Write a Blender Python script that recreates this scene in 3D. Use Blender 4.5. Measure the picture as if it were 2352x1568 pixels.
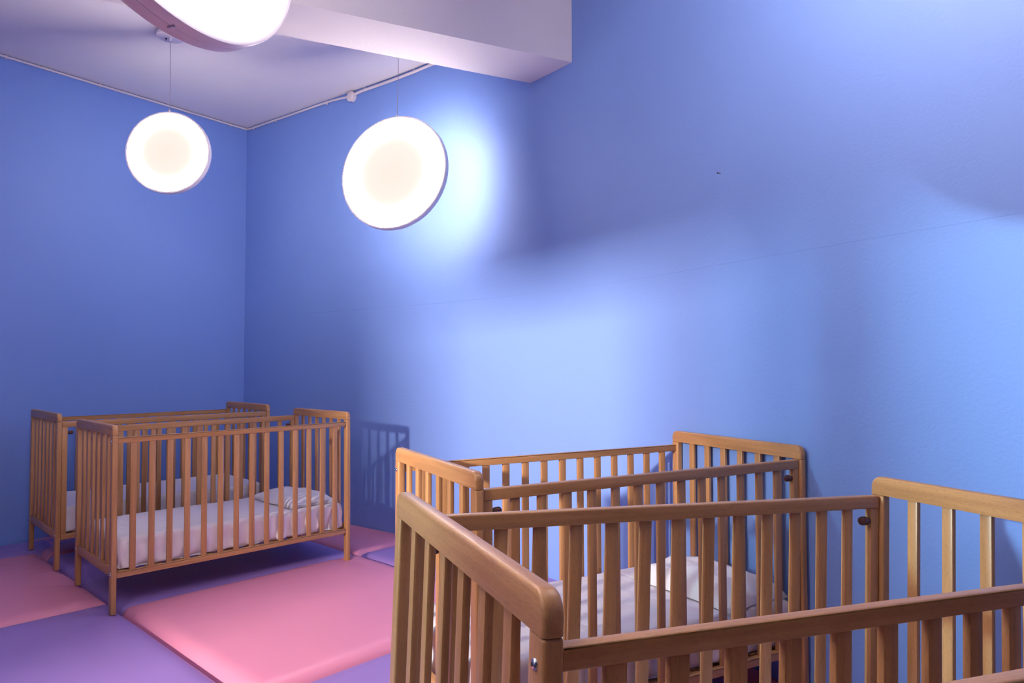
import bpy, bmesh, math, random
from math import sin, cos, pi, radians
from mathutils import Vector, Matrix, noise

D = bpy.data
for o in list(D.objects): D.objects.remove(o)
S = bpy.context.scene
COL = S.collection

# ------------------------------------------------------------------ camera
F, PITCH, ROLL, YAW, HC = 1604.008, 0.035118, -0.00095, 0.635633, 1.11624
cam_d = D.cameras.new('camera'); cam = D.objects.new('camera', cam_d); COL.objects.link(cam)
cam_d.sensor_width = 36.0; cam_d.lens = F / 2352 * 36.0; cam_d.clip_start = 0.02; cam_d.clip_end = 60
fw = Vector((-sin(YAW) * cos(PITCH), cos(YAW) * cos(PITCH), sin(PITCH)))
rt = Vector((cos(YAW), sin(YAW), 0)); up = rt.cross(fw)
r2 = rt * cos(ROLL) + up * sin(ROLL); u2 = -rt * sin(ROLL) + up * cos(ROLL)
cam.matrix_world = Matrix(((r2.x, u2.x, -fw.x, 0), (r2.y, u2.y, -fw.y, 0), (r2.z, u2.z, -fw.z, HC), (0, 0, 0, 1)))
S.camera = cam

# ------------------------------------------------------------------ light and exposure
S.view_settings.view_transform = 'Standard'; S.view_settings.look = 'None'
S.view_settings.exposure = 0.0; S.view_settings.gamma = 1.0; S.view_settings.use_curve_mapping = False
W = D.worlds.new('daylight'); S.world = W; W.use_nodes = True
bg = W.node_tree.nodes['Background']; bg.inputs[0].default_value = (0.62, 0.80, 1.0, 1); bg.inputs[1].default_value = 0.25
S.cycles.max_bounces = 8; S.cycles.diffuse_bounces = 6; S.cycles.caustics_reflective = False; S.cycles.caustics_refractive = False
S.cycles.sample_clamp_indirect = 6

# cool daylight that comes in from the passage behind the back wall, through its door and window openings
def day_light(name, loc, aim, size, power, col, spread):
    l = D.lights.new(name, 'AREA'); l.shape = 'RECTANGLE'; l.size, l.size_y = size; l.energy = power; l.color = col; l.spread = radians(spread)
    o = D.objects.new(name, l); COL.objects.link(o); o.location = loc
    o.rotation_euler = (Vector(aim) - Vector(loc)).to_track_quat('-Z', 'Y').to_euler()
    return o
day_light('daylight_through_door', (-2.07, -3.46, 2.20), (-2.05, 3.2, 1.2), (0.44, 0.17), 122, (1.0, 0.85, 0.75), 72)
day_light('daylight_through_window', (-4.2, -3.40, 2.20), (-0.3, 2.4, 1.2), (0.24, 0.14), 14, (0.60, 0.92, 0.97), 34)

# lamp emission
LAMP_RIM, LAMP_MID = 122.0, 0.98
LAMP_COL = (1.0, 0.845, 0.81)

# ------------------------------------------------------------------ materials
def mat(name, col, rough=0.5, spec=0.5, metal=0.0):
    m = D.materials.new(name); m.use_nodes = True
    b = m.node_tree.nodes['Principled BSDF']
    b.inputs['Base Color'].default_value = (*col, 1); b.inputs['Roughness'].default_value = rough
    b.inputs['Metallic'].default_value = metal; b.inputs['Specular IOR Level'].default_value = spec
    return m
def nd(m, t, **kw):
    n = m.node_tree.nodes.new(t)
    for k, v in kw.items(): setattr(n, k, v)
    return n
def lk(m, a, b): m.node_tree.links.new(a, b)
def add_bump(m, height_socket, strength, dist, chain=None):
    bp = nd(m, 'ShaderNodeBump'); bp.inputs['Strength'].default_value = strength; bp.inputs['Distance'].default_value = dist
    lk(m, height_socket, bp.inputs['Height'])
    if chain: lk(m, chain, bp.inputs['Normal'])
    lk(m, bp.outputs[0], m.node_tree.nodes['Principled BSDF'].inputs['Normal'])
    return bp.outputs[0]

def paint(name, col, rough=0.62, stripe=False, rng=0.02):
    m = mat(name, col, rough, 0.35)
    tc = nd(m, 'ShaderNodeTexCoord')
    n1 = nd(m, 'ShaderNodeTexNoise'); n1.inputs['Scale'].default_value = 2.2; n1.inputs['Detail'].default_value = 3
    lk(m, tc.outputs['Object'], n1.inputs['Vector'])
    mr = nd(m, 'ShaderNodeMapRange'); mr.inputs['To Min'].default_value = 1 - rng; mr.inputs['To Max'].default_value = 1 + rng
    lk(m, n1.outputs['Fac'], mr.inputs['Value'])
    mx = nd(m, 'ShaderNodeVectorMath', operation='SCALE'); mx.inputs[0].default_value = col
    lk(m, mr.outputs[0], mx.inputs['Scale']); lk(m, mx.outputs[0], m.node_tree.nodes['Principled BSDF'].inputs['Base Color'])
    n2 = nd(m, 'ShaderNodeTexNoise'); n2.inputs['Scale'].default_value = 95; n2.inputs['Detail'].default_value = 4
    lk(m, tc.outputs['Object'], n2.inputs['Vector'])
    nr = add_bump(m, n2.outputs['Fac'], 0.22, 0.004)
    if stripe:   # plaster ridge running level along the wall
        sp = nd(m, 'ShaderNodeSeparateXYZ'); lk(m, tc.outputs['Object'], sp.inputs[0])
        wob = nd(m, 'ShaderNodeTexNoise'); wob.inputs['Scale'].default_value = 3.0; lk(m, tc.outputs['Object'], wob.inputs['Vector'])
        a = nd(m, 'ShaderNodeMath', operation='MULTIPLY_ADD'); a.inputs[1].default_value = 0.006; lk(m, wob.outputs['Fac'], a.inputs[0]); lk(m, sp.outputs['Z'], a.inputs[2])
        b = nd(m, 'ShaderNodeMath', operation='SUBTRACT'); b.inputs[1].default_value = 1.516; lk(m, a.outputs[0], b.inputs[0])
        r = nd(m, 'ShaderNodeMapRange'); r.interpolation_type = 'SMOOTHSTEP'
        r.inputs['From Min'].default_value = -0.002; r.inputs['From Max'].default_value = 0.002
        lk(m, b.outputs[0], r.inputs['Value'])
        add_bump(m, r.outputs[0], 0.5, 0.0012, nr)
    return m

BLUE = paint('blue_wall_paint', (0.185, 0.315, 0.715), 0.55, False)
BLUE2 = paint('blue_wall_paint_ridge', (0.185, 0.315, 0.715), 0.55, True)
DEEP = paint('low_bounce_blue_paint', (0.05, 0.08, 0.22), 0.6)  # unseen walls made darker so that they bounce less light
WHITE = paint('white_ceiling_paint', (0.80, 0.77, 0.80), 0.7)
FLOORM = paint('dark_floor', (0.20, 0.17, 0.20), 0.6)

def wood(axis):
    m = mat('beech_wood_' + 'xyz'[axis], (0.6, 0.33, 0.16), 0.36, 0.5)
    tc = nd(m, 'ShaderNodeTexCoord'); oi = nd(m, 'ShaderNodeObjectInfo')
    mp = nd(m, 'ShaderNodeMapping'); sc = [60, 60, 60]; sc[axis] = 3.0; mp.inputs['Scale'].default_value = sc
    ad = nd(m, 'ShaderNodeVectorMath', operation='MULTIPLY_ADD')
    cmb = nd(m, 'ShaderNodeCombineXYZ')
    for i in range(3): lk(m, oi.outputs['Random'], cmb.inputs[i])
    ad.inputs[1].default_value = (7.3, 5.1, 9.7)
    lk(m, cmb.outputs[0], ad.inputs[0]); lk(m, tc.outputs['Object'], ad.inputs[2]); lk(m, ad.outputs[0], mp.inputs['Vector'])
    n = nd(m, 'ShaderNodeTexNoise'); n.inputs['Scale'].default_value = 1.0; n.inputs['Detail'].default_value = 5; n.inputs['Distortion'].default_value = 0.6
    lk(m, mp.outputs[0], n.inputs['Vector'])
    # broad figure
    mp2 = nd(m, 'ShaderNodeMapping'); s2 = [14, 14, 14]; s2[axis] = 1.6; mp2.inputs['Scale'].default_value = s2
    lk(m, ad.outputs[0], mp2.inputs['Vector'])
    n2 = nd(m, 'ShaderNodeTexNoise'); n2.inputs['Scale'].default_value = 1.0; n2.inputs['Detail'].default_value = 2; n2.inputs['Distortion'].default_value = 1.5
    lk(m, mp2.outputs[0], n2.inputs['Vector'])
    # beech flecks
    mp3 = nd(m, 'ShaderNodeMapping'); s3 = [430, 430, 430]; s3[axis] = 85; mp3.inputs['Scale'].default_value = s3
    lk(m, ad.outputs[0], mp3.inputs['Vector'])
    n3 = nd(m, 'ShaderNodeTexNoise'); n3.inputs['Scale'].default_value = 1.0; n3.inputs['Detail'].default_value = 1
    lk(m, mp3.outputs[0], n3.inputs['Vector'])
    s = nd(m, 'ShaderNodeMath', operation='ADD'); lk(m, n.outputs['Fac'], s.inputs[0]); lk(m, n2.outputs['Fac'], s.inputs[1])
    s_ = nd(m, 'ShaderNodeMath', operation='MULTIPLY_ADD'); s_.inputs[1].default_value = 0.45; lk(m, n3.outputs['Fac'], s_.inputs[0]); lk(m, s.outputs[0], s_.inputs[2])
    s3_ = nd(m, 'ShaderNodeMath', operation='MULTIPLY_ADD'); s3_.inputs[1].default_value = 0.35; lk(m, oi.outputs['Random'], s3_.inputs[0]); lk(m, s_.outputs[0], s3_.inputs[2])
    cr = nd(m, 'ShaderNodeValToRGB'); e = cr.color_ramp.elements
    e[0].position = 0.35; e[0].color = (0.35, 0.168, 0.066, 1); e[1].position = 0.95; e[1].color = (0.58, 0.32, 0.138, 1)
    x = e.new(0.65); x.color = (0.475, 0.240, 0.095, 1)
    dv = nd(m, 'ShaderNodeMath', operation='MULTIPLY'); dv.inputs[1].default_value = 0.46; lk(m, s3_.outputs[0], dv.inputs[0])
    lk(m, dv.outputs[0], cr.inputs[0]); fl = nd(m, 'ShaderNodeMapRange'); fl.inputs['From Min'].default_value = 0.50; fl.inputs['From Max'].default_value = 0.72
    fl.inputs['To Min'].default_value = 1.01; fl.inputs['To Max'].default_value = 0.80; lk(m, n3.outputs['Fac'], fl.inputs['Value'])
    gr = nd(m, 'ShaderNodeMapRange'); gr.inputs['From Min'].default_value = 0.35; gr.inputs['From Max'].default_value = 0.65
    gr.inputs['To Min'].default_value = 0.91; gr.inputs['To Max'].default_value = 1.05; lk(m, n.outputs['Fac'], gr.inputs['Value'])
    fg = nd(m, 'ShaderNodeMath', operation='MULTIPLY'); lk(m, fl.outputs[0], fg.inputs[0]); lk(m, gr.outputs[0], fg.inputs[1])
    vs = nd(m, 'ShaderNodeVectorMath', operation='SCALE'); lk(m, cr.outputs[0], vs.inputs[0]); lk(m, fg.outputs[0], vs.inputs['Scale'])
    lk(m, vs.outputs[0], m.node_tree.nodes['Principled BSDF'].inputs['Base Color'])
    add_bump(m, n3.outputs['Fac'], 0.08, 0.0008)
    return m
WX, WY, WZ = wood(0), wood(1), wood(2)
PEGM = mat('dark_peg_plastic', (0.075, 0.022, 0.018), 0.35, 0.5)
STEEL = mat('zinc_screw', (0.55, 0.57, 0.62), 0.25, 0.5, 1.0)
HOLE = mat('screw_slot', (0.02, 0.02, 0.025), 0.6)

def vinyl(name, col):
    m = mat(name, col, 0.38, 0.5)
    tc = nd(m, 'ShaderNodeTexCoord')
    n = nd(m, 'ShaderNodeTexNoise'); n.inputs['Scale'].default_value = 260; n.inputs['Detail'].default_value = 2
    lk(m, tc.outputs['Object'], n.inputs['Vector']); nr = add_bump(m, n.outputs['Fac'], 0.10, 0.001)
    mp = nd(m, 'ShaderNodeMapping'); mp.inputs['Scale'].default_value = (3, 9, 3); lk(m, tc.outputs['Object'], mp.inputs[0])
    n2 = nd(m, 'ShaderNodeTexNoise'); n2.inputs['Scale'].default_value = 1; n2.inputs['Detail'].default_value = 2; lk(m, mp.outputs[0], n2.inputs['Vector'])
    add_bump(m, n2.outputs['Fac'], 0.15, 0.012, nr)
    return m
PINK = vinyl('pink_vinyl', (0.71, 0.26, 0.38))
LILAC = vinyl('lilac_vinyl', (0.30, 0.19, 0.50))

def cloth(name, col, sc):
    m = mat(name, col, 0.8, 0.2)
    tc = nd(m, 'ShaderNodeTexCoord')
    n = nd(m, 'ShaderNodeTexNoise'); n.inputs['Scale'].default_value = 600; lk(m, tc.outputs['Object'], n.inputs['Vector'])
    nr = add_bump(m, n.outputs['Fac'], 0.1, 0.0006)
    mp = nd(m, 'ShaderNodeMapping'); mp.inputs['Scale'].default_value = sc; lk(m, tc.outputs['Object'], mp.inputs[0])
    n2 = nd(m, 'ShaderNodeTexNoise'); n2.inputs['Scale'].default_value = 1; n2.inputs['Detail'].default_value = 3; lk(m, mp.outputs[0], n2.inputs['Vector'])
    add_bump(m, n2.outputs['Fac'], 0.25, 0.01, nr)
    return m
SHEET = cloth('white_sheet', (0.80, 0.77, 0.80), (26, 9, 4))
PILLOWM = cloth('white_pillowcase', (0.82, 0.81, 0.84), (9, 12, 9))
CONDM = mat('white_conduit_plastic', (0.72, 0.66, 0.68), 0.5)
LAMPW = mat('lamp_white_housing', (0.86, 0.80, 0.84), 0.35)
CABLE = mat('grey_cable', (0.42, 0.38, 0.45), 0.5)
FRAMEM = mat('white_window_frame', (0.75, 0.74, 0.76), 0.45)

def lamp_face_mat(name, R):
    m = D.materials.new(name); m.use_nodes = True; nt = m.node_tree
    b = nt.nodes['Principled BSDF']; b.inputs['Base Color'].default_value = (0.04, 0.04, 0.04, 1); b.inputs['Roughness'].default_value = 0.5
    tc = nd(m, 'ShaderNodeTexCoord'); ln = nd(m, 'ShaderNodeVectorMath', operation='LENGTH'); lk(m, tc.outputs['Object'], ln.inputs[0])
    cr = nd(m, 'ShaderNodeValToRGB'); cr.color_ramp.interpolation = 'EASE'
    dv = nd(m, 'ShaderNodeMath', operation='DIVIDE'); dv.inputs[1].default_value = R; lk(m, ln.outputs['Value'], dv.inputs[0])
    lk(m, dv.outputs[0], cr.inputs[0])
    e = cr.color_ramp.elements
    e[0].position = 0.0; e[0].color = (1.0, 0.86, 0.745, 1); e[1].position = 0.9; e[1].color = (*LAMP_COL, 1)
    x = e.new(0.45); x.color = (1.0, 0.90, 0.80, 1)
    pw = nd(m, 'ShaderNodeMath', operation='POWER'); pw.inputs[1].default_value = 12.0; lk(m, dv.outputs[0], pw.inputs[0])
    cs = nd(m, 'ShaderNodeMath', operation='MULTIPLY_ADD'); cs.inputs[1].default_value = LAMP_RIM; cs.inputs[2].default_value = LAMP_MID
    lk(m, pw.outputs[0], cs.inputs[0])
    lk(m, cr.outputs[0], b.inputs['Emission Color']); lk(m, cs.outputs[0], b.inputs['Emission Strength'])
    return m

# ------------------------------------------------------------------ mesh helpers
def link(name, me, m, parent=None, smooth=None):
    o = D.objects.new(name, me); COL.objects.link(o)
    if m is not None and not me.materials: me.materials.append(m)
    if parent: o.parent = parent
    return o
def from_bm(name, bm, smooth=True, angle=40):
    me = D.meshes.new(name); bm.normal_update(); bm.to_mesh(me); bm.free()
    if smooth:
        for f in me.polygons: f.use_smooth = True
        me.set_sharp_from_angle(angle=radians(angle))
    return me
def box_me(name, x0, x1, y0, y1, z0, z1, bev=0.0, seg=2):
    bm = bmesh.new(); bmesh.ops.create_cube(bm, size=1)
    for v in bm.verts:
        v.co = Vector(((x0 + x1) / 2 + v.co.x * (x1 - x0), (y0 + y1) / 2 + v.co.y * (y1 - y0), (z0 + z1) / 2 + v.co.z * (z1 - z0)))
    if bev: bmesh.ops.bevel(bm, geom=list(bm.edges), offset=bev, segments=seg, profile=0.5, affect='EDGES')
    return from_bm(name, bm)
def prism_me(name, pts, z0, z1, smooth=False):
    bm = bmesh.new(); lo = [bm.verts.new((x, y, z0)) for x, y in pts]; hi = [bm.verts.new((x, y, z1)) for x, y in pts]
    n = len(pts); bm.faces.new(lo[::-1]); bm.faces.new(hi)
    for i in range(n): bm.faces.new((lo[i], lo[(i + 1) % n], hi[(i + 1) % n], hi[i]))
    bmesh.ops.recalc_face_normals(bm, faces=bm.faces)
    return from_bm(name, bm, smooth, 20)
def lathe_me(name, prof, n=32, axis='Z', loc=(0, 0, 0)):
    """prof: (r, h) list, revolved about the axis"""
    bm = bmesh.new(); rings = []
    for r, h in prof:
        ring = []
        for i in range(n):
            a = 2 * pi * i / n; x, y = r * cos(a), r * sin(a)
            p = (x, y, h) if axis == 'Z' else ((h, x, y) if axis == 'X' else (y, h, x))
            ring.append(bm.verts.new((p[0] + loc[0], p[1] + loc[1], p[2] + loc[2])))
        rings.append(ring)
    for a, b in zip(rings[:-1], rings[1:]):
        for i in range(n): bm.faces.new((a[i], a[(i + 1) % n], b[(i + 1) % n], b[i]))
    if prof[0][0] > 1e-5: bm.faces.new(rings[0][::-1])
    if prof[-1][0] > 1e-5: bm.faces.new(rings[-1])
    bmesh.ops.remove_doubles(bm, verts=bm.verts, dist=1e-6)
    bmesh.ops.recalc_face_normals(bm, faces=bm.faces)
    return from_bm(name, bm)
def tube_me(name, path, r, n=10):
    bm = bmesh.new(); rings = []
    P = [Vector(q) for q in path]
    for i, q in enumerate(P):
        t = ((P[min(i + 1, len(P) - 1)] - P[max(i - 1, 0)])).normalized()
        a = t.cross(Vector((0, 0, 1)));
        if a.length < 0.1: a = t.cross(Vector((1, 0, 0)))
        a.normalize(); b = t.cross(a)
        rings.append([bm.verts.new(q + a * (r * cos(2 * pi * k / n)) + b * (r * sin(2 * pi * k / n))) for k in range(n)])
    for a, b in zip(rings[:-1], rings[1:]):
        for k in range(n): bm.faces.new((a[k], a[(k + 1) % n], b[(k + 1) % n], b[k]))
    bm.faces.new(rings[0][::-1]); bm.faces.new(rings[-1])
    bmesh.ops.recalc_face_normals(bm, faces=bm.faces)
    return from_bm(name, bm)
def tag(o, label=None, cat=None, group=None, kind=None):
    if label: o['label'] = label
    if cat: o['category'] = cat
    if group: o['group'] = group
    if kind: o['kind'] = kind
    return o
def empty(name, loc=(0, 0, 0)):
    o = D.objects.new(name, None); COL.objects.link(o); o.location = loc; o.empty_display_size = 0.1
    return o
def copy_tree(o, parent=None):
    c = o.copy(); COL.objects.link(c)
    if parent is not None: c.parent = parent
    for ch in list(o.children): copy_tree(ch, c)
    return c

# ------------------------------------------------------------------ the room
X0, Y1, H = -5.162, 3.30, 3.085
ZT = H + 0.12; ZF = -0.045
A25 = radians(25.05); RW = 5.9
curve = [(X0, Y1), (-3.595, Y1)]
for i in range(1, 25):
    a = A25 * i / 24; curve.append((-3.595 + RW * sin(a), Y1 - RW * (1 - cos(a))))
ex, ey = curve[-1]
east = (ex + 3.6 * cos(A25), ey - 3.6 * sin(A25)); curve.append(east)
def wall_y(x):
    for (x0_, y0_), (x1_, y1_) in zip(curve[:-1], curve[1:]):
        if x0_ <= x <= x1_: return y0_ + (y1_ - y0_) * (x - x0_) / (x1_ - x0_)
    return east[1]
BACK = -3.9
outer = [(x + 0.13 * sin(min(A25, max(0, math.asin(min(1, max(0, (x + 3.595) / RW)))))), y + 0.13) for x, y in curve]
outer[0] = (X0 - 0.14, Y1 + 0.13)
o = link('wall_right', prism_me('wall_right', curve + outer[::-1], ZF - 0.1, ZT, True), BLUE2); tag(o, kind='structure')
# east and back walls close the room behind the camera
o = link('wall_east', prism_me('wall_east', [(east[0], east[1]), (east[0] + .12, east[1] + .12), (east[0] + .12, BACK - .12), (east[0], BACK)], ZF - 0.1, ZT), DEEP); tag(o, kind='structure')
o = link('wall_back', prism_me('wall_back', [(X0, BACK), (east[0], BACK), (east[0], BACK - .12), (X0, BACK - .12)], ZF - 0.1, ZT), BLUE); tag(o, kind='structure')
o = link('wall_left', prism_me('wall_left', [(X0, Y1), (X0, BACK - .12), (X0 - .14, BACK - .12), (X0 - .14, Y1 + .13)], ZF - 0.1, ZT), BLUE); tag(o, kind='structure')
# wall behind the photographer with a door opening and a window opening (x0, x1, z0, z1)
OPEN = [(-3.255, -2.62, 0.75, 2.03), (-2.42, -1.765, ZF, 2.03)]
YB = -1.6
bm = bmesh.new()
xs_ = sorted({X0, east[0]} | {v for w in OPEN for v in w[:2]})
def add_box(bm, x0, x1, y0, y1, z0, z1):
    for v in bmesh.ops.create_cube(bm, size=1)['verts']:
        v.co = Vector(((x0 + x1) / 2 + v.co.x * (x1 - x0), (y0 + y1) / 2 + v.co.y * (y1 - y0), (z0 + z1) / 2 + v.co.z * (z1 - z0)))
for a, b in zip(xs_[:-1], xs_[1:]):
    w = next((w for w in OPEN if w[0] <= a + 1e-6 and b - 1e-6 <= w[1]), None)
    for z0, z1 in ([(ZF - 0.1, ZT)] if w is None else [(ZF - 0.1, w[2]), (w[3], ZT)]): add_box(bm, a, b, YB - 0.06, YB + 0.06, z0, z1)
o = link('wall_near', from_bm('wall_near', bm, False), DEEP); tag(o, kind='structure')
o = link('wall_light_baffle', prism_me('wall_light_baffle', [(-2.50, YB - .06), (-2.56, YB - .06), (-2.56, BACK), (-2.50, BACK)], ZF - 0.1, ZT), DEEP); tag(o, kind='structure')  # unseen partition, added to keep the door light out of the window opening
a, b, z0, z1 = OPEN[0]; bm = bmesh.new()
for q in ((a, b, z0, z0 + .03), (a, b, z1 - .012, z1), (a, a + .012, z0, z1), (b - .012, b, z0, z1), (-3.11, -3.00, z0, z1)): add_box(bm, q[0], q[1], YB - .04, YB + .04, q[2], q[3])
o = link('window_1', from_bm('window', bm, False), FRAMEM); tag(o, kind='structure')
a, b, z0, z1 = OPEN[1]; bm = bmesh.new()
for q in ((a, b, z1 - .012, z1), (a, a + .012, z0, z1), (b - .012, b, z0, z1)): add_box(bm, q[0], q[1], YB - .07, YB + .07, q[2], q[3])
o = link('door_1', from_bm('door', bm, False), FRAMEM); tag(o, kind='structure')
cx = [(X0 - .14, BACK - .12), (east[0] + .12, BACK - .12), (east[0] + .12, east[1] + .12)] + outer[::-1]
o = link('floor', prism_me('floor', cx, ZF - 0.1, ZF), FLOORM); tag(o, kind='structure')
o = link('ceiling', prism_me('ceiling', [(X0, BACK), (east[0], BACK)] + [(x, y) for x, y in curve[::-1]], H, H + 0.1), WHITE); tag(o, kind='structure')
# boxed beam running under the ceiling into the curved wall
bd = Vector((sin(radians(28.3)), cos(radians(28.3)))); bn = Vector((cos(radians(28.3)), -sin(radians(28.3))))
ZB = 2.680
PL = Vector((-2.6444, 2.2656)) + bd * 0.97; PR = Vector((-2.1641, 2.4654)) + bd * 0.62
PL2 = PL + bd * 0.10; PR2 = PR + bd * 0.10
o = link('trim_1', prism_me('ceiling_beam', [tuple(PL2), tuple(PR2), tuple(PR - bd * 5.6), tuple(PL - bd * 5.6)], ZB, H + 0.02), WHITE); tag(o, kind='structure')

# ------------------------------------------------------------------ padded floor mats
EY = Vector((0.1223, 0.9925)); EX = Vector((0.9925, -0.1223))
ORG = Vector((-3.407, 1.558)); TS = 1.293
feet = []
ZBJ, T, DP, LL, WW = 0.808, 0.024, 0.036, 1.23, 0.650
POSE = {'A': (-3.5601, 2.1445, -0.16126, -0.0033, 0.0050, -0.0052),
        'B': (-4.5226, 2.2702, -0.14434, 0.0052, 0.0027, -0.0012),
        'C': (-1.1707, 2.0934, -0.44994, -0.0088, 0.0024, 0.0005),
        'D': (-0.3649, 1.2516, -0.54566, 0.0121, -0.0373, -0.0041),
        'E': (0.2610, 0.7300, -0.6300, 0.0, 0.0, 0.0)}
def pose_matrix(q, flip=False):
    cx_, cy_, th, z, a, b = q
    ll = Vector((-sin(th), cos(th), 0)); ww = Vector((-cos(th), -sin(th), 0)); uu = Vector((0, 0, 1))
    l2 = ll * cos(a) + uu * sin(a); u_ = -ll * sin(a) + uu * cos(a)
    w2 = ww * cos(b) + u_ * sin(b); u3 = -ww * sin(b) + u_ * cos(b)
    M = Matrix(((l2.x, w2.x, u3.x, cx_), (l2.y, w2.y, u3.y, cy_), (l2.z, w2.z, u3.z, z), (0, 0, 0, 1)))
    if flip: M = M @ Matrix.Rotation(pi, 4, 'Z')
    return M
for k, q in POSE.items():
    M = pose_matrix(q)
    for sx in (-1, 1):
        for sy in (-1, 1):
            p = M @ Vector((sx * (LL / 2 - T / 2), sy * (WW / 2 - DP / 2), 0)); feet.append((p.x, p.y, p.z))

def clip_poly(poly, inside, inter):
    out = []
    for i, a in enumerate(poly):
        b = poly[(i + 1) % len(poly)]
        if inside(a): out.append(a)
        if inside(a) != inside(b): out.append(inter(a, b))
    return out
def mat_tile(u0, u1, v0, v1, m, label, n=70, bulge=(0, 0, 0, 0), dz=0.0, shift=0.0):
    """padded tile on the rotated grid; u along EX, v along EY (in tiles), metres after scaling"""
    org = ORG + EX * ((u0 + u1) / 2 * TS + shift) + EY * ((v0 + v1) / 2 * TS)
    hw = (u1 - u0) / 2 * TS - 0.005; hh = (v1 - v0) / 2 * TS - 0.005
    r = 0.018; th_ = 0.045
    bm = bmesh.new(); top = []
    def prof(i):
        t = i / n; return 0.5 - 0.5 * cos(pi * t) if False else t
    # parameter with denser rows at the edge
    def par(i):
        s = 2 * i / n - 1; return math.copysign(abs(s) ** 0.72, s) if abs(s) > 0 else 0
    near = [f for f in feet if (Vector(f[:2]) - org).length < 1.3]
    rowsv = []
    for j in range(n + 1):
        row = []
        for i in range(n + 1):
            a, b = par(i), par(j)
            # slight bulging of edges
            x = a * hw + (bulge[1] if a > 0 else bulge[0]) * abs(a) * (1 - b * b)
            y = b * hh + (bulge[3] if b > 0 else bulge[2]) * abs(b) * (1 - a * a)
            w = org + EX * x + EY * y
            # keep inside the room
            if w.x < X0 + 0.004: w.x = X0 + 0.004
            wy = wall_y(w.x) - 0.004
            if w.y > wy: w.y = wy
            e = min(hw - abs(x) + 0.0, hh - abs(y))
            e = min((1 - abs(a)) * hw, (1 - abs(b)) * hh)
            puff = 0.0 if e >= 0.09 else -0.020 * (1 - e / 0.09) ** 2.2
            rr = 0.0 if e >= r else -(r - math.sqrt(max(0, r * r - (r - e) ** 2)))
            z = puff + rr + dz * (1 if e > 0.05 else e / 0.05)
            z += 0.0022 * noise.noise(Vector((w.x * 3.1, w.y * 3.1, 0.3))) * min(1, e / 0.1)
            dent = 0
            for fx, fy, fz in near:
                d = math.hypot(w.x - fx, w.y - fy)
                if d < 0.35:
                    ang = math.atan2(w.y - fy, w.x - fx)
                    rad = 1 + 0.5 * sin(5 * ang + fx * 7) * min(1, d / 0.04)
                    dent = min(dent, (-0.011 + min(0, fz + 0.002)) * math.exp(-(d / (0.050 * rad)) ** 1.2))
            z += dent + 0.009 * min(1, e / 0.03)
            row.append(bm.verts.new((w.x - org.x, w.y - org.y, z)))
        rowsv.append(row)
    for j in range(n):
        for i in range(n):
            bm.faces.new((rowsv[j][i], rowsv[j][i + 1], rowsv[j + 1][i + 1], rowsv[j + 1][i]))
    border = rowsv[0][:-1] + [rowsv[j][n] for j in range(n)] + rowsv[n][:0:-1] + [rowsv[j][0] for j in range(n, 0, -1)]
    low = [bm.verts.new((v.co.x, v.co.y, -th_ + 0.001)) for v in border]
    for i in range(len(border)):
        k = (i + 1) % len(border); bm.faces.new((border[k], border[i], low[i], low[k]))
    bm.faces.new(low[::-1])
    bmesh.ops.dissolve_degenerate(bm, edges=bm.edges, dist=1e-6)
    bmesh.ops.recalc_face_normals(bm, faces=bm.faces)
    me = from_bm('floor_mat', bm, True, 75)
    o = link('floor_mat', me, m); o.location = (org.x, org.y, 0)
    tag(o, label, 'floor mat', 'padded vinyl floor mats')
    return o
MATS = [
    (0, 1, 0, 1, PINK, 'pink padded mat in the open floor, in front of the nearer left crib'),
    (-1, 0, 0, 1, LILAC, 'lilac padded mat in deep shade under the nearer left crib'),
    (-1, 0, 1, 1.45, PINK, 'pink padded mat strip against the curved wall beyond the nearer left crib'),
    (0, 1, 1, 1.45, LILAC, 'lilac padded mat against the curved wall, just right of the left pair of cribs'),
    (1, 2, 0, 1, LILAC, 'lilac padded mat under the crib that touches the curved wall'),
    (1, 2, 1, 1.4, PINK, 'pink padded mat strip by the curved wall behind the far right crib'),
    (2, 3, 0, 1, PINK, 'pink padded mat under the wall end of the right hand cribs'),
    (-2, -1, 0, 1, PINK, 'dark pink mat under the far left crib, by the corner'),
    (-2, -1, 1, 1.5, LILAC, 'lilac mat in the room corner behind the left cribs'),
]
bl = (0.0, 0.0, -0.06, 0.0)
for i, (u0, u1, v0, v1, m, lab) in enumerate(MATS):
    mat_tile(u0, u1, v0, v1, m, lab, n=84 if i == 0 else 56, bulge=(0, 0, -0.0, 0), dz=0.007 if i == 0 else 0)
SH = -0.135
mat_tile(0, 1, -1, 0, LILAC, 'lilac padded mat at the bottom left of the photo, lit along its front', n=72, dz=-0.002, shift=SH)
mat_tile(-1, 0, -1, 0, PINK, 'pink padded mat at the left edge, carrying the near ends of both left cribs', n=72, dz=0.0, shift=SH)
mat_tile(-1.28, -1, -1, 0.28, LILAC, 'lilac mat strip running along the foot of the left wall', n=40, shift=SH)
mat_tile(1, 2, -1, 0, PINK, 'pink padded mat under the near ends of the right hand cribs', n=50, shift=SH)
mat_tile(2, 3, -1, 0, LILAC, 'lilac padded mat beneath the nearest cribs', n=50, shift=SH)

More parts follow.
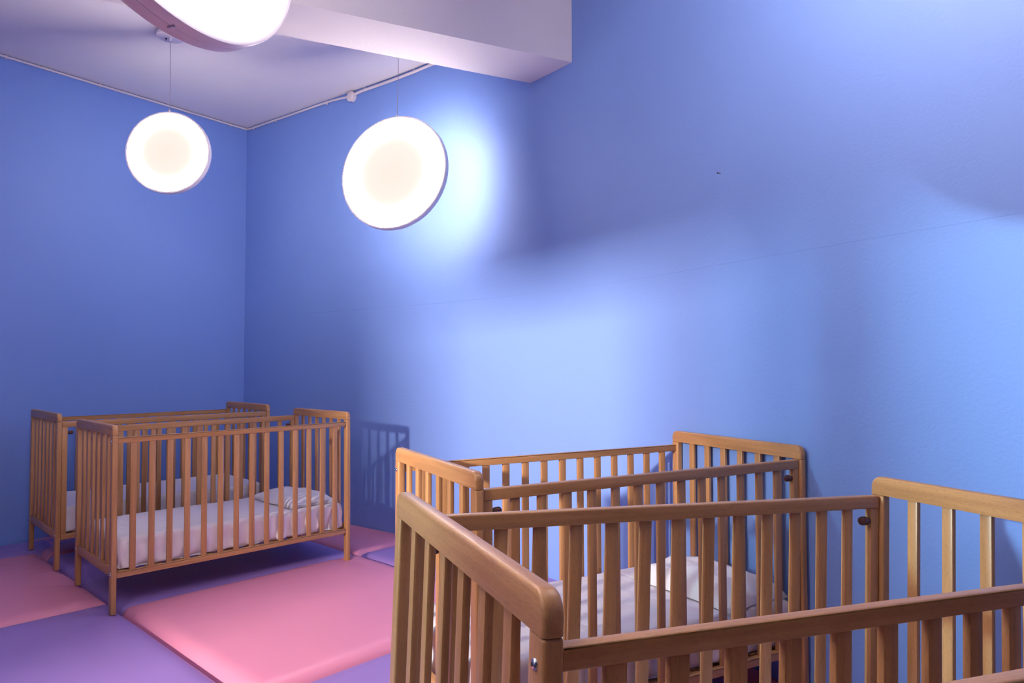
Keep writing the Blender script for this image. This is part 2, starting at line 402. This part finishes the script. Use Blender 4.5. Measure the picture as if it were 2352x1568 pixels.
# ------------------------------------------------------------------ cribs
BH = 0.045                # end board height
HL, HW = LL / 2, WW / 2
def rounded_board(name, x0, x1, hw, z0, z1, rc, bev):
    """board in the y-z plane, upper corners rounded, edges softened"""
    bm = bmesh.new(); pts = [(-hw, z0)]
    pts = [(-hw, z0), (hw, z0)]
    for i in range(9):
        a = pi / 2 * i / 8; pts.append((hw - rc + rc * cos(a), z1 - rc + rc * sin(a)))
    for i in range(9):
        a = pi / 2 + pi / 2 * i / 8; pts.append((-hw + rc + rc * cos(a), z1 - rc + rc * sin(a)))
    f = bm.faces.new([bm.verts.new((x0, y, z)) for y, z in pts])
    r = bmesh.ops.extrude_face_region(bm, geom=[f])
    for v in r['geom']:
        if isinstance(v, bmesh.types.BMVert): v.co.x = x1
    bmesh.ops.recalc_face_normals(bm, faces=bm.faces)
    ed = [e for e in bm.edges if abs(e.verts[0].co.x - e.verts[1].co.x) < 1e-6 and not (e.verts[0].co.z < z0 + 1e-6 and e.verts[1].co.z < z0 + 1e-6)]
    bmesh.ops.bevel(bm, geom=ed, offset=bev, segments=3, profile=0.5, affect='EDGES')
    return from_bm(name, bm, True, 35)
def rail_me(name, x0, x1, y, th_, z0, z1, rc):
    """side rail along x; top edges softened, end corners rounded by rc"""
    bm = bmesh.new(); pts = [(x0, z0), (x1, z0)]
    for i in range(5):
        a = pi / 2 * i / 4; pts.append((x1 - rc + rc * cos(a), z1 - rc + rc * sin(a)))
    for i in range(5):
        a = pi / 2 + pi / 2 * i / 4; pts.append((x0 + rc + rc * cos(a), z1 - rc + rc * sin(a)))
    f = bm.faces.new([bm.verts.new((x, y - th_ / 2, z)) for x, z in pts])
    r = bmesh.ops.extrude_face_region(bm, geom=[f])
    for v in r['geom']:
        if isinstance(v, bmesh.types.BMVert): v.co.y = y + th_ / 2
    bmesh.ops.recalc_face_normals(bm, faces=bm.faces)
    ed = [e for e in bm.edges if abs(e.verts[0].co.y - e.verts[1].co.y) < 1e-6]
    bmesh.ops.bevel(bm, geom=ed, offset=0.0035, segments=3, profile=0.5, affect='EDGES')
    return from_bm(name, bm, True, 35)

def make_crib():
    """drop side (with stiles and dark pegs) on +y, fixed side on -y; lower left foot level z = 0"""
    root = empty('crib')
    # legs
    leg_cache = box_me('leg', -T / 2, T / 2, -DP / 2, DP / 2, 0, ZBJ, 0.0045, 3)
    for sx in (-1, 1):
        for sy in (-1, 1):
            l = link('leg', leg_cache, WZ, root); l.location = (sx * (HL - T / 2), sy * (HW - DP / 2), 0)
    eb = rounded_board('end_board', -T / 2 - .0005, T / 2 + .0005, HW, ZBJ + 0.0006, ZBJ + BH, 0.026, 0.006)
    er = box_me('end_rail', -0.009, 0.009, -(HW - DP), HW - DP, 0.167, 0.211, 0.002, 2)
    es = box_me('slat', -0.0065, 0.0065, -0.013, 0.013, 0.211, ZBJ + 0.001, 0.0028, 2)
    bolt = lathe_me('bolt', [(0.0, 0.0038), (0.003, 0.0036), (0.0056, 0.0022), (0.0066, 0.0), (0.0066, -0.001)], 16, 'X')
    slot = lathe_me('slot', [(0.0, 0.0006), (0.0022, 0.0006), (0.0022, 0.0)], 6, 'X')
    inner = 2 * (HW - DP); g = (inner - 6 * 0.025) / 7
    for sx in (-1, 1):
        o = link('end_board', eb, WY, root); o.location = (sx * (HL - T / 2), 0, 0)
        o = link('end_rail', er, WY, root); o.location = (sx * (HL - T / 2), 0, 0)
        for i in range(6):
            y = -inner / 2 + g + 0.0125 + i * (g + 0.025)
            o = link('slat', es, WZ, root); o.location = (sx * (HL - T / 2), y, 0)
        for sy in (-1, 1):
            spots = [(HW - DP / 2, 0.184)]
            if sy < 0: spots += [(HW - DP / 2, ZBJ - 0.030), (HW - DP / 2 + 0.009, 0.176)]
            for by, bz in spots:
                o = link('bolt', bolt, STEEL, root); o.location = (sx * HL, sy * by, bz)
                if sx < 0: o.rotation_euler = (0, 0, pi)
                s = link('bolt_socket', slot, HOLE, o); s.location = (0.0034, 0, 0)
    # fixed side (-y)
    xi = HL - T; yf = -(HW - DP / 2)
    zt = ZBJ - 0.012
    link('side_rail', rail_me('side_rail', -xi, xi, yf - 0.002, 0.019, zt - 0.026, zt, 0.0012), WX, root)
    link('side_rail', rail_me('side_rail', -xi, xi, yf - 0.002, 0.019, 0.160, 0.188, 0.0012), WX, root)
    fs = box_me('slat', -0.0132, 0.0132, -0.006, 0.006, 0.187, zt - 0.0255, 0.0026, 2)
    g = (2 * xi - 14 * 0.025) / 15
    for i in range(14):
        o = link('slat', fs, WZ, root); o.location = (-xi + g + 0.0125 + i * (g + 0.025), yf - 0.002, 0)
    # drop side (+y)
    yd = HW - DP / 2 + 0.001; zt = ZBJ - 0.001; xs = xi - 0.0015
    link('side_rail', rail_me('side_rail', -xs, xs, yd, 0.021, zt - 0.031, zt, 0.006), WX, root)
    link('side_rail', rail_me('side_rail', -xs, xs, yd, 0.021, 0.160, 0.188, 0.0012), WX, root)
    st = box_me('side_stile', -0.0135, 0.0135, -0.009, 0.009, 0.1878, zt - 0.0305, 0.002, 2)
    peg = lathe_me('peg', [(0.0078, 0.0), (0.0080, 0.006), (0.0096, 0.0075), (0.0106, 0.012), (0.0108, 0.021), (0.0098, 0.0255), (0.0065, 0.0285), (0.0, 0.0295)], 20, 'X')
    for sx in (-1, 1):
        o = link('side_stile', st, WZ, root); o.location = (sx * (xs - 0.0135), yd, 0)
        p = link('peg', peg, PEGM, root); p.location = (sx * (xs - 0.027), yd - 0.001, ZBJ - 0.062)
        if sx > 0: p.rotation_euler = (0, 0, pi)
        tag(p, 'dark brown peg locking the drop side')
    ds = box_me('slat', -0.0132, 0.0132, -0.006, 0.006, 0.187, zt - 0.0300, 0.0026, 2)
    span = 2 * (xs - 0.027); g = (span - 13 * 0.025) / 14
    for i in range(13):
        o = link('slat', ds, WZ, root); o.location = (-span / 2 + g + 0.0125 + i * (g + 0.025), yd, 0)
    # base carrying the mattress
    link('base_frame', box_me('base_frame', -xi + .004, xi - .004, -(HW - DP) + .004, -(HW - DP) + .03, 0.164, 0.179, 0.002, 1), WX, root)
    link('base_frame', box_me('base_frame', -xi + .004, xi - .004, (HW - DP) - .03, (HW - DP) - .004, 0.164, 0.179, 0.002, 1), WX, root)
    bs = box_me('base_slat', -0.034, 0.034, -(HW - DP) + .006, (HW - DP) - .006, 0.179, 0.186, 0.0015, 1)
    for i in range(10):
        o = link('base_slat', bs, WY, root); o.location = (-0.54 + i * 0.12, 0, 0)
    return root
crib = make_crib()
LAB = {
    'A': 'beech wood crib, nearer one of the left pair, standing on pink and lilac mats',
    'B': 'beech wood crib by the left wall, mostly hidden behind another crib',
    'C': 'beech wood crib in the right half, its end panel against the curved blue wall',
    'D': 'big beech wood crib in the right foreground, its near end board cutting across the picture',
    'E': 'closest crib, of which only the top rail shows in the bottom right corner'}
FLIP = {'B', 'C'}
CR = {}
for k in 'ABCDE':
    c = crib if k == 'A' else copy_tree(crib)
    CR[k] = c
for k, c in CR.items():
    c.matrix_world = pose_matrix(POSE[k], k in FLIP)
    tag(c, LAB[k], 'crib', 'beech wood nursery cribs')

# ------------------------------------------------------------------ mattresses and pillows
def soft_box(name, sx, sy, z0, z1, nx, ny, nz, rad, seed, fold_amp=0.006, folds=()):
    """fitted-sheet mattress: rounded box with vertical gathers on its sides"""
    bm = bmesh.new(); V = {}
    hx, hy = sx / 2, sy / 2; zc, hz = (z0 + z1) / 2, (z1 - z0) / 2
    def P(a, b, c):   # a,b,c in -1..1 on the cube surface
        x, y, z = a * hx, b * hy, c * hz
        cx_ = max(-hx + rad, min(hx - rad, x)); cy_ = max(-hy + rad, min(hy - rad, y)); cz_ = max(-hz + rad * .8, min(hz - rad * .8, z))
        d = Vector((x - cx_, y - cy_, z - cz_)); n = d.normalized() if d.length > 1e-9 else Vector((0, 0, 1))
        q = Vector((cx_, cy_, cz_)) + (n * rad if d.length > 1e-9 else Vector((0, 0, 0)))
        if d.length <= 1e-9: q = Vector((x, y, z))
        side = max(abs(a) ** 12, abs(b) ** 12)
        s = x if abs(b) > abs(a) * 0.98 else y + 3
        f = noise.noise(Vector((s * 16 + seed, c * 0.7, seed))) + 0.5 * noise.noise(Vector((s * 37 + seed, c * 1.3, seed + 4)))
        lower = 0.35 + 0.65 * (1 - (c + 1) / 2)
        out = Vector((q.x / hx if abs(a) > 0.97 else 0, q.y / hy if abs(b) > 0.97 else 0, 0))
        if out.length > 0: q += out.normalized() * f * fold_amp * lower * side
        if c < -0.9: q.z += 0.006 * noise.noise(Vector((s * 22, seed, 1)))
        if c > 0.9:
            e = min(1, (1 - max(abs(a), abs(b))) * 6)
            q.z += (0.0045 * noise.noise(Vector((x * 4 + seed, y * 5, 2.2))) + 0.0016 * noise.noise(Vector((x * 34 + 6 * y, y * 7 + seed, 5)))) * (0.3 + 0.7 * e)
            for fx in folds: q.z += 0.0022 * math.exp(-((x - fx) / 0.0035) ** 2)
        return Vector((q.x, q.y, q.z + zc))
    def vert(a, b, c):
        k = (round(a, 5), round(b, 5), round(c, 5))
        if k not in V: V[k] = bm.verts.new(P(a, b, c))
        return V[k]
    def rng(n): return [math.copysign(abs(2 * i / n - 1) ** 0.85, 2 * i / n - 1) if i * 2 != n else 0.0 for i in range(n + 1)]
    A_, B_, C_ = rng(nx), rng(ny), rng(nz)
    A_[0] = B_[0] = C_[0] = -1.0; A_[-1] = B_[-1] = C_[-1] = 1.0
    def grid(L1, L2, fn):
        for i in range(len(L1) - 1):
            for j in range(len(L2) - 1):
                f = [fn(L1[i], L2[j]), fn(L1[i + 1], L2[j]), fn(L1[i + 1], L2[j + 1]), fn(L1[i], L2[j + 1])]
                if len(set(f)) == 4: bm.faces.new(f)
    for s in (-1.0, 1.0):
        grid(A_, B_, lambda a, b: vert(a, b, s)); grid(A_, C_, lambda a, c: vert(a, s, c)); grid(B_, C_, lambda b, c: vert(s, b, c))
    bmesh.ops.recalc_face_normals(bm, faces=bm.faces)
    return from_bm(name, bm, True, 70)

MATT = {'A': ('white sheeted mattress in the nearer left crib, its sides gathered', 1.172, 0.580, 3.1, ()),
        'B': ('white sheeted mattress in the crib against the left wall', 1.172, 0.580, 8.7, ()),
        'C': ('white sheeted mattress with crosswise fold creases in the crib by the curved wall', 1.172, 0.580, 5.2, (-0.03, 0.26, -0.32)),
        'D': ('white mattress low inside the big foreground crib', 1.15, 0.565, 1.9, ()),
        'E': ('white mattress in the closest crib at the right edge', 1.15, 0.565, 6.6, ())}
for k, (lab, sx, sy, seed, folds) in MATT.items():
    me = soft_box('mattress', sx, sy, 0.190, 0.327 if k in 'ABC' else 0.305, 150 if k in 'AC' else 90, 70 if k in 'AC' else 40, 14, 0.028, seed, 0.026, folds)
    o = link('mattress', me, SHEET); o.matrix_world = pose_matrix(POSE[k]); tag(o, lab, 'mattress', 'crib mattresses in white sheets')

def pillow_me(name, sx, sy, h, seed, flop=0.0):
    bm = bmesh.new(); n, m_ = 64, 76; top = []; bot = []
    for j in range(m_ + 1):
        rt_, rb_ = [], []
        for i in range(n + 1):
            a, b = 2 * i / n - 1, 2 * j / m_ - 1
            pin = 1 - 0.10 * (abs(a) ** 2.5) * (1 - abs(b)) - 0.0
            x = a * sx / 2 * (1 - 0.07 * (1 - b * b) * abs(a)); y = b * sy / 2 * (1 - 0.06 * (1 - a * a) * abs(b))
            e = max(0, (1 - a ** 4) * (1 - b ** 4)); t = h * e ** 0.52
            wr = 0.020 * noise.noise(Vector((a * 1.7 + seed, b * 2.1, seed))) + 0.0025 * noise.noise(Vector((a * 5 + b * 3 + seed, b * 6, seed)))
            wr += 0.0015 * (1 - abs(2 * abs(noise.noise(Vector((a * 1.7 - b * 2 + seed, b * 1.2 + a, seed + 3))))) ) * 0.8
            z = t * (1 + 0.0) + wr * e ** 0.6
            x += 0.008 * noise.noise(Vector((b * 3, seed, a))); y += 0.01 * noise.noise(Vector((a * 3, seed + 5, b)))
            zb_ = 0.001 + 0.018 * (1 - e) ** 3 + 0.01 * (1 - e) * (0.5 + noise.noise(Vector((a * 2, b * 2, seed + 9))))
            zb_ = min(zb_, max(0.001, z))
            edge = i in (0, n) or j in (0, m_)
            vt = bm.verts.new((x, y, (max(z, zb_) if not edge else zb_ + 0.002)))
            rt_.append(vt); rb_.append(vt if edge else bm.verts.new((x, y, zb_)))
        top.append(rt_); bot.append(rb_)
    for j in range(m_):
        for i in range(n):
            bm.faces.new((top[j][i], top[j][i + 1], top[j + 1][i + 1], top[j + 1][i]))
            q = (bot[j][i], bot[j + 1][i], bot[j + 1][i + 1], bot[j][i + 1])
            try: bm.faces.new(q)
            except ValueError: pass
    bmesh.ops.recalc_face_normals(bm, faces=bm.faces)
    return from_bm(name, bm, True, 80)
def put_pillow(k, sx, sy, h, seed, lx, ly, rz, lab):
    o = link('pillow', pillow_me('pillow', sx, sy, h, seed), PILLOWM)
    o.matrix_world = pose_matrix(POSE[k]) @ Matrix.Translation((lx, ly, 0.3345)) @ Matrix.Rotation(rz, 4, 'Z')
    tag(o, lab, 'pillow', 'white crib pillows')
put_pillow('A', 0.30, 0.50, 0.055, 2.3, 0.415, -0.025, 0.03, 'flat crumpled white pillow at the right hand end of the nearer left crib')
put_pillow('C', 0.30, 0.47, 0.078, 7.1, 0.410, -0.055, 0.10, 'white pillow lying in the crib by the curved wall, seen through slats')

# ------------------------------------------------------------------ round pendant lamps
def pendant(R, centre, phi, tau, rose_xy, lab, thick):
    root = empty('pendant_lamp', centre)
    Tv = Vector((cos(phi), sin(phi), 0)); N0 = Vector((-sin(phi), cos(phi), 0)); Z = Vector((0, 0, 1))
    U = Z * cos(tau) + N0 * sin(tau); N = N0 * cos(tau) - Z * sin(tau)
    R4 = Matrix(((Tv.x, N.x, U.x, 0), (Tv.y, N.y, U.y, 0), (Tv.z, N.z, U.z, 0), (0, 0, 0, 1)))
    face_m = lamp_face_mat('lamp_diffuser', R)
    h = thick / 2
    rim = link('rim', lathe_me('rim', [(R - 0.006, -h), (R - 0.001, -h), (R, -h + 0.002), (R, -0.0012), (R - 0.0015, 0), (R, 0.0012), (R, h - 0.002), (R - 0.001, h), (R - 0.006, h)], 128, 'Y'), LAMPW, root)
    rim.matrix_local = R4
    # the front diffuser faces the camera side
    for s in (-1, 1):
        f = link('diffuser', lathe_me('diffuser', [(R - 0.0062, s * (h - 0.002)), (R - 0.012, s * (h + 0.001)), (R * 0.6, s * (h + 0.003)), (0, s * (h + 0.004))], 96, 'Y'), face_m, root)
        f.matrix_local = R4
    top = R4 @ Vector((0, 0, R))
    cap = link('cable_gland', lathe_me('cable_gland', [(0.0, 0.0), (0.007, 0.0), (0.007, 0.012), (0.0045, 0.018), (0.0, 0.018)], 16, loc=tuple(top - Vector((0, 0, 0.002)))), LAMPW, root)
    for dx in (-0.004, 0.004):
        q = R4 @ Vector((0, dx, -R - 0.001))
        s_ = link('end_screw', lathe_me('end_screw', [(0.0, -0.003), (0.003, -0.0025), (0.0035, 0.0), (0.0, 0.001)], 12, loc=tuple(q)), LAMPW, root)
    rx, ry = rose_xy[0] - centre[0], rose_xy[1] - centre[1]; hz = H - centre[2]
    path = [top + Vector((0, 0, 0.015))]
    for i in range(1, 9):
        t = i / 8; b = Vector((rx, ry, hz - 0.05)); a = top + Vector((0, 0, 0.015))
        path.append(a.lerp(b, t) + Vector((0.004 * sin(pi * t), 0, 0)))
    link('cable', tube_me('cable', path, 0.0021 if R < 0.3 else 0.0018, 8), CABLE, root)
    c = link('canopy', lathe_me('canopy', [(0.0, -0.032), (0.072, -0.032), (0.077, -0.028), (0.077, -0.014), (0.068, -0.012), (0.066, 0.0), (0.0, 0.0)], 40, loc=(rx, ry, hz)), LAMPW, root)
    g = link('cable_gland', lathe_me('cable_gland', [(0.0, -0.020), (0.004, -0.020), (0.008, -0.014), (0.009, 0.0), (0.0, 0.0)], 14, loc=(rx, ry, hz - 0.032)), LAMPW, root)
    s_ = link('canopy_screw', lathe_me('canopy_screw', [(0.0, -0.012), (0.003, -0.012), (0.003, -0.004), (0.006, -0.003), (0.006, 0.0), (0.0, 0.0)], 10, loc=(rx - 0.024, ry - 0.012, hz - 0.032)), HOLE, root)
    tag(root, lab, 'lamp', 'round glowing disc pendant lamps')
    return root
pendant(0.242, (-4.047, 2.079, 2.372), 0.690, 0.0, (-4.030, 2.068), 'smallest round disc pendant lamp, hanging in front of the left wall near the corner', 0.034)
pendant(0.340, (-2.951, 2.842, 2.242), 0.306, 0.095, (-2.951, 2.842 + 0.03), 'large round disc pendant lamp hanging just off the curved wall, a glow behind it', 0.036)
k3 = 0.400 / 0.242
pendant(0.400, (-0.721 * k3, 0.342 * k3, HC + (1.699 - HC) * k3), -1.205, -0.143, (-0.721 * k3 + .02, 0.342 * k3), 'nearest round disc lamp, cut off by the top edge of the photo', 0.046)
# lamps of the same kind beyond the frame; the first gives the glow high on the wall
pendant(0.340, (-0.32, 1.66, 2.66), -0.437, 0.0, (-0.32, 1.66), 'round disc lamp just above the frame near the right of the curved wall', 0.036)
pendant(0.420, (-1.50, -0.70, 2.45), -0.26, 0.0, (-1.50, -0.70), 'unseen round disc lamp behind the camera, added to brighten the beam side', 0.036)  # added fill lamp, sized and turned to brighten beam, wall and mats

# ------------------------------------------------------------------ surface conduit under the ceiling
root = empty('conduit', (X0, Y1, H)); tag(root, 'thin white cable conduit clipped along the wall tops under the ceiling', 'conduit')
def rel(p): return (p[0] - X0, p[1] - Y1, p[2] - H)
zc = 3.070
pathL = [rel((X0 + 0.012, y, zc + 0.002 * noise.noise(Vector((y * 3, 0, 0))))) for y in [-1.5 + 0.1 * i for i in range(48)]] + [rel((X0 + 0.022, Y1 - 0.022, zc - 0.003))]
pathL += [rel((X0 + 0.05, Y1 - 0.012, zc - 0.004))]
pathR = []
xs = [X0 + 0.08 + 0.06 * i for i in range(21)]
for x_ in xs:
    t = max(0, (x_ + 4.15) / 0.25); pathR.append(rel((x_, wall_y(x_) - 0.012, zc - 0.006 - 0.014 * min(1, max(0, t)) ** 2)))
jb = (-3.845, wall_y(-3.845), 3.040)
pathR = [q for q in pathR if q[0] + X0 < jb[0] - 0.03] + [rel((jb[0] - 0.02, jb[1] - 0.014, 3.043))]
link('conduit_tube', tube_me('conduit_tube', pathL + pathR, 0.0075, 10), CONDM, root)
pathS = [rel((jb[0] + 0.02, jb[1] - 0.014, 3.052))] + [rel((x_, wall_y(x_) - 0.012, zc - 0.012)) for x_ in [jb[0] + 0.12 + 0.1 * i for i in range(17)]]
link('conduit_tube', tube_me('conduit_tube', pathS, 0.0095, 10), CONDM, root)
jbm = lathe_me('junction_box', [(0.0, -0.032), (0.034, -0.032), (0.037, -0.030), (0.037, -0.019), (0.033, -0.018), (0.033, 0.0), (0.0, 0.0)], 28, 'Y', rel(jb))
link('junction_box', jbm, CONDM, root)
def clip(x_, y_, z_, along_y):
    me = box_me('clip', -0.006, 0.006, -0.0035, 0.010, -0.012, 0.012, 0.002, 1)
    o = link('clip', me, CONDM, root); o.location = rel((x_, y_, z_))
    if along_y: o.rotation_euler = (0, 0, pi / 2)
for y_ in (0.6, 1.10, 1.60, 2.157, 2.79, 3.147): clip(X0 + 0.014, y_, zc, True)
for x_ in (-5.05, -4.75, -4.127, -3.71, -3.217): clip(x_, wall_y(x_) - 0.014, zc - 0.008, False)

# small nail left in the wall
nx_, ny_ = -0.957, wall_y(-0.957)
nail = link('wall_nail', lathe_me('wall_nail', [(0.0, -0.016), (0.0035, -0.016), (0.0035, -0.0145), (0.0014, -0.014), (0.0014, 0.004), (0.0, 0.004)], 8, 'Y'), HOLE)
nail.location = (nx_, ny_, 1.873); nail.rotation_euler = (0, 0, -A25)
tag(nail, 'tiny dark nail alone in the blue wall, right of the beam end', 'nail')
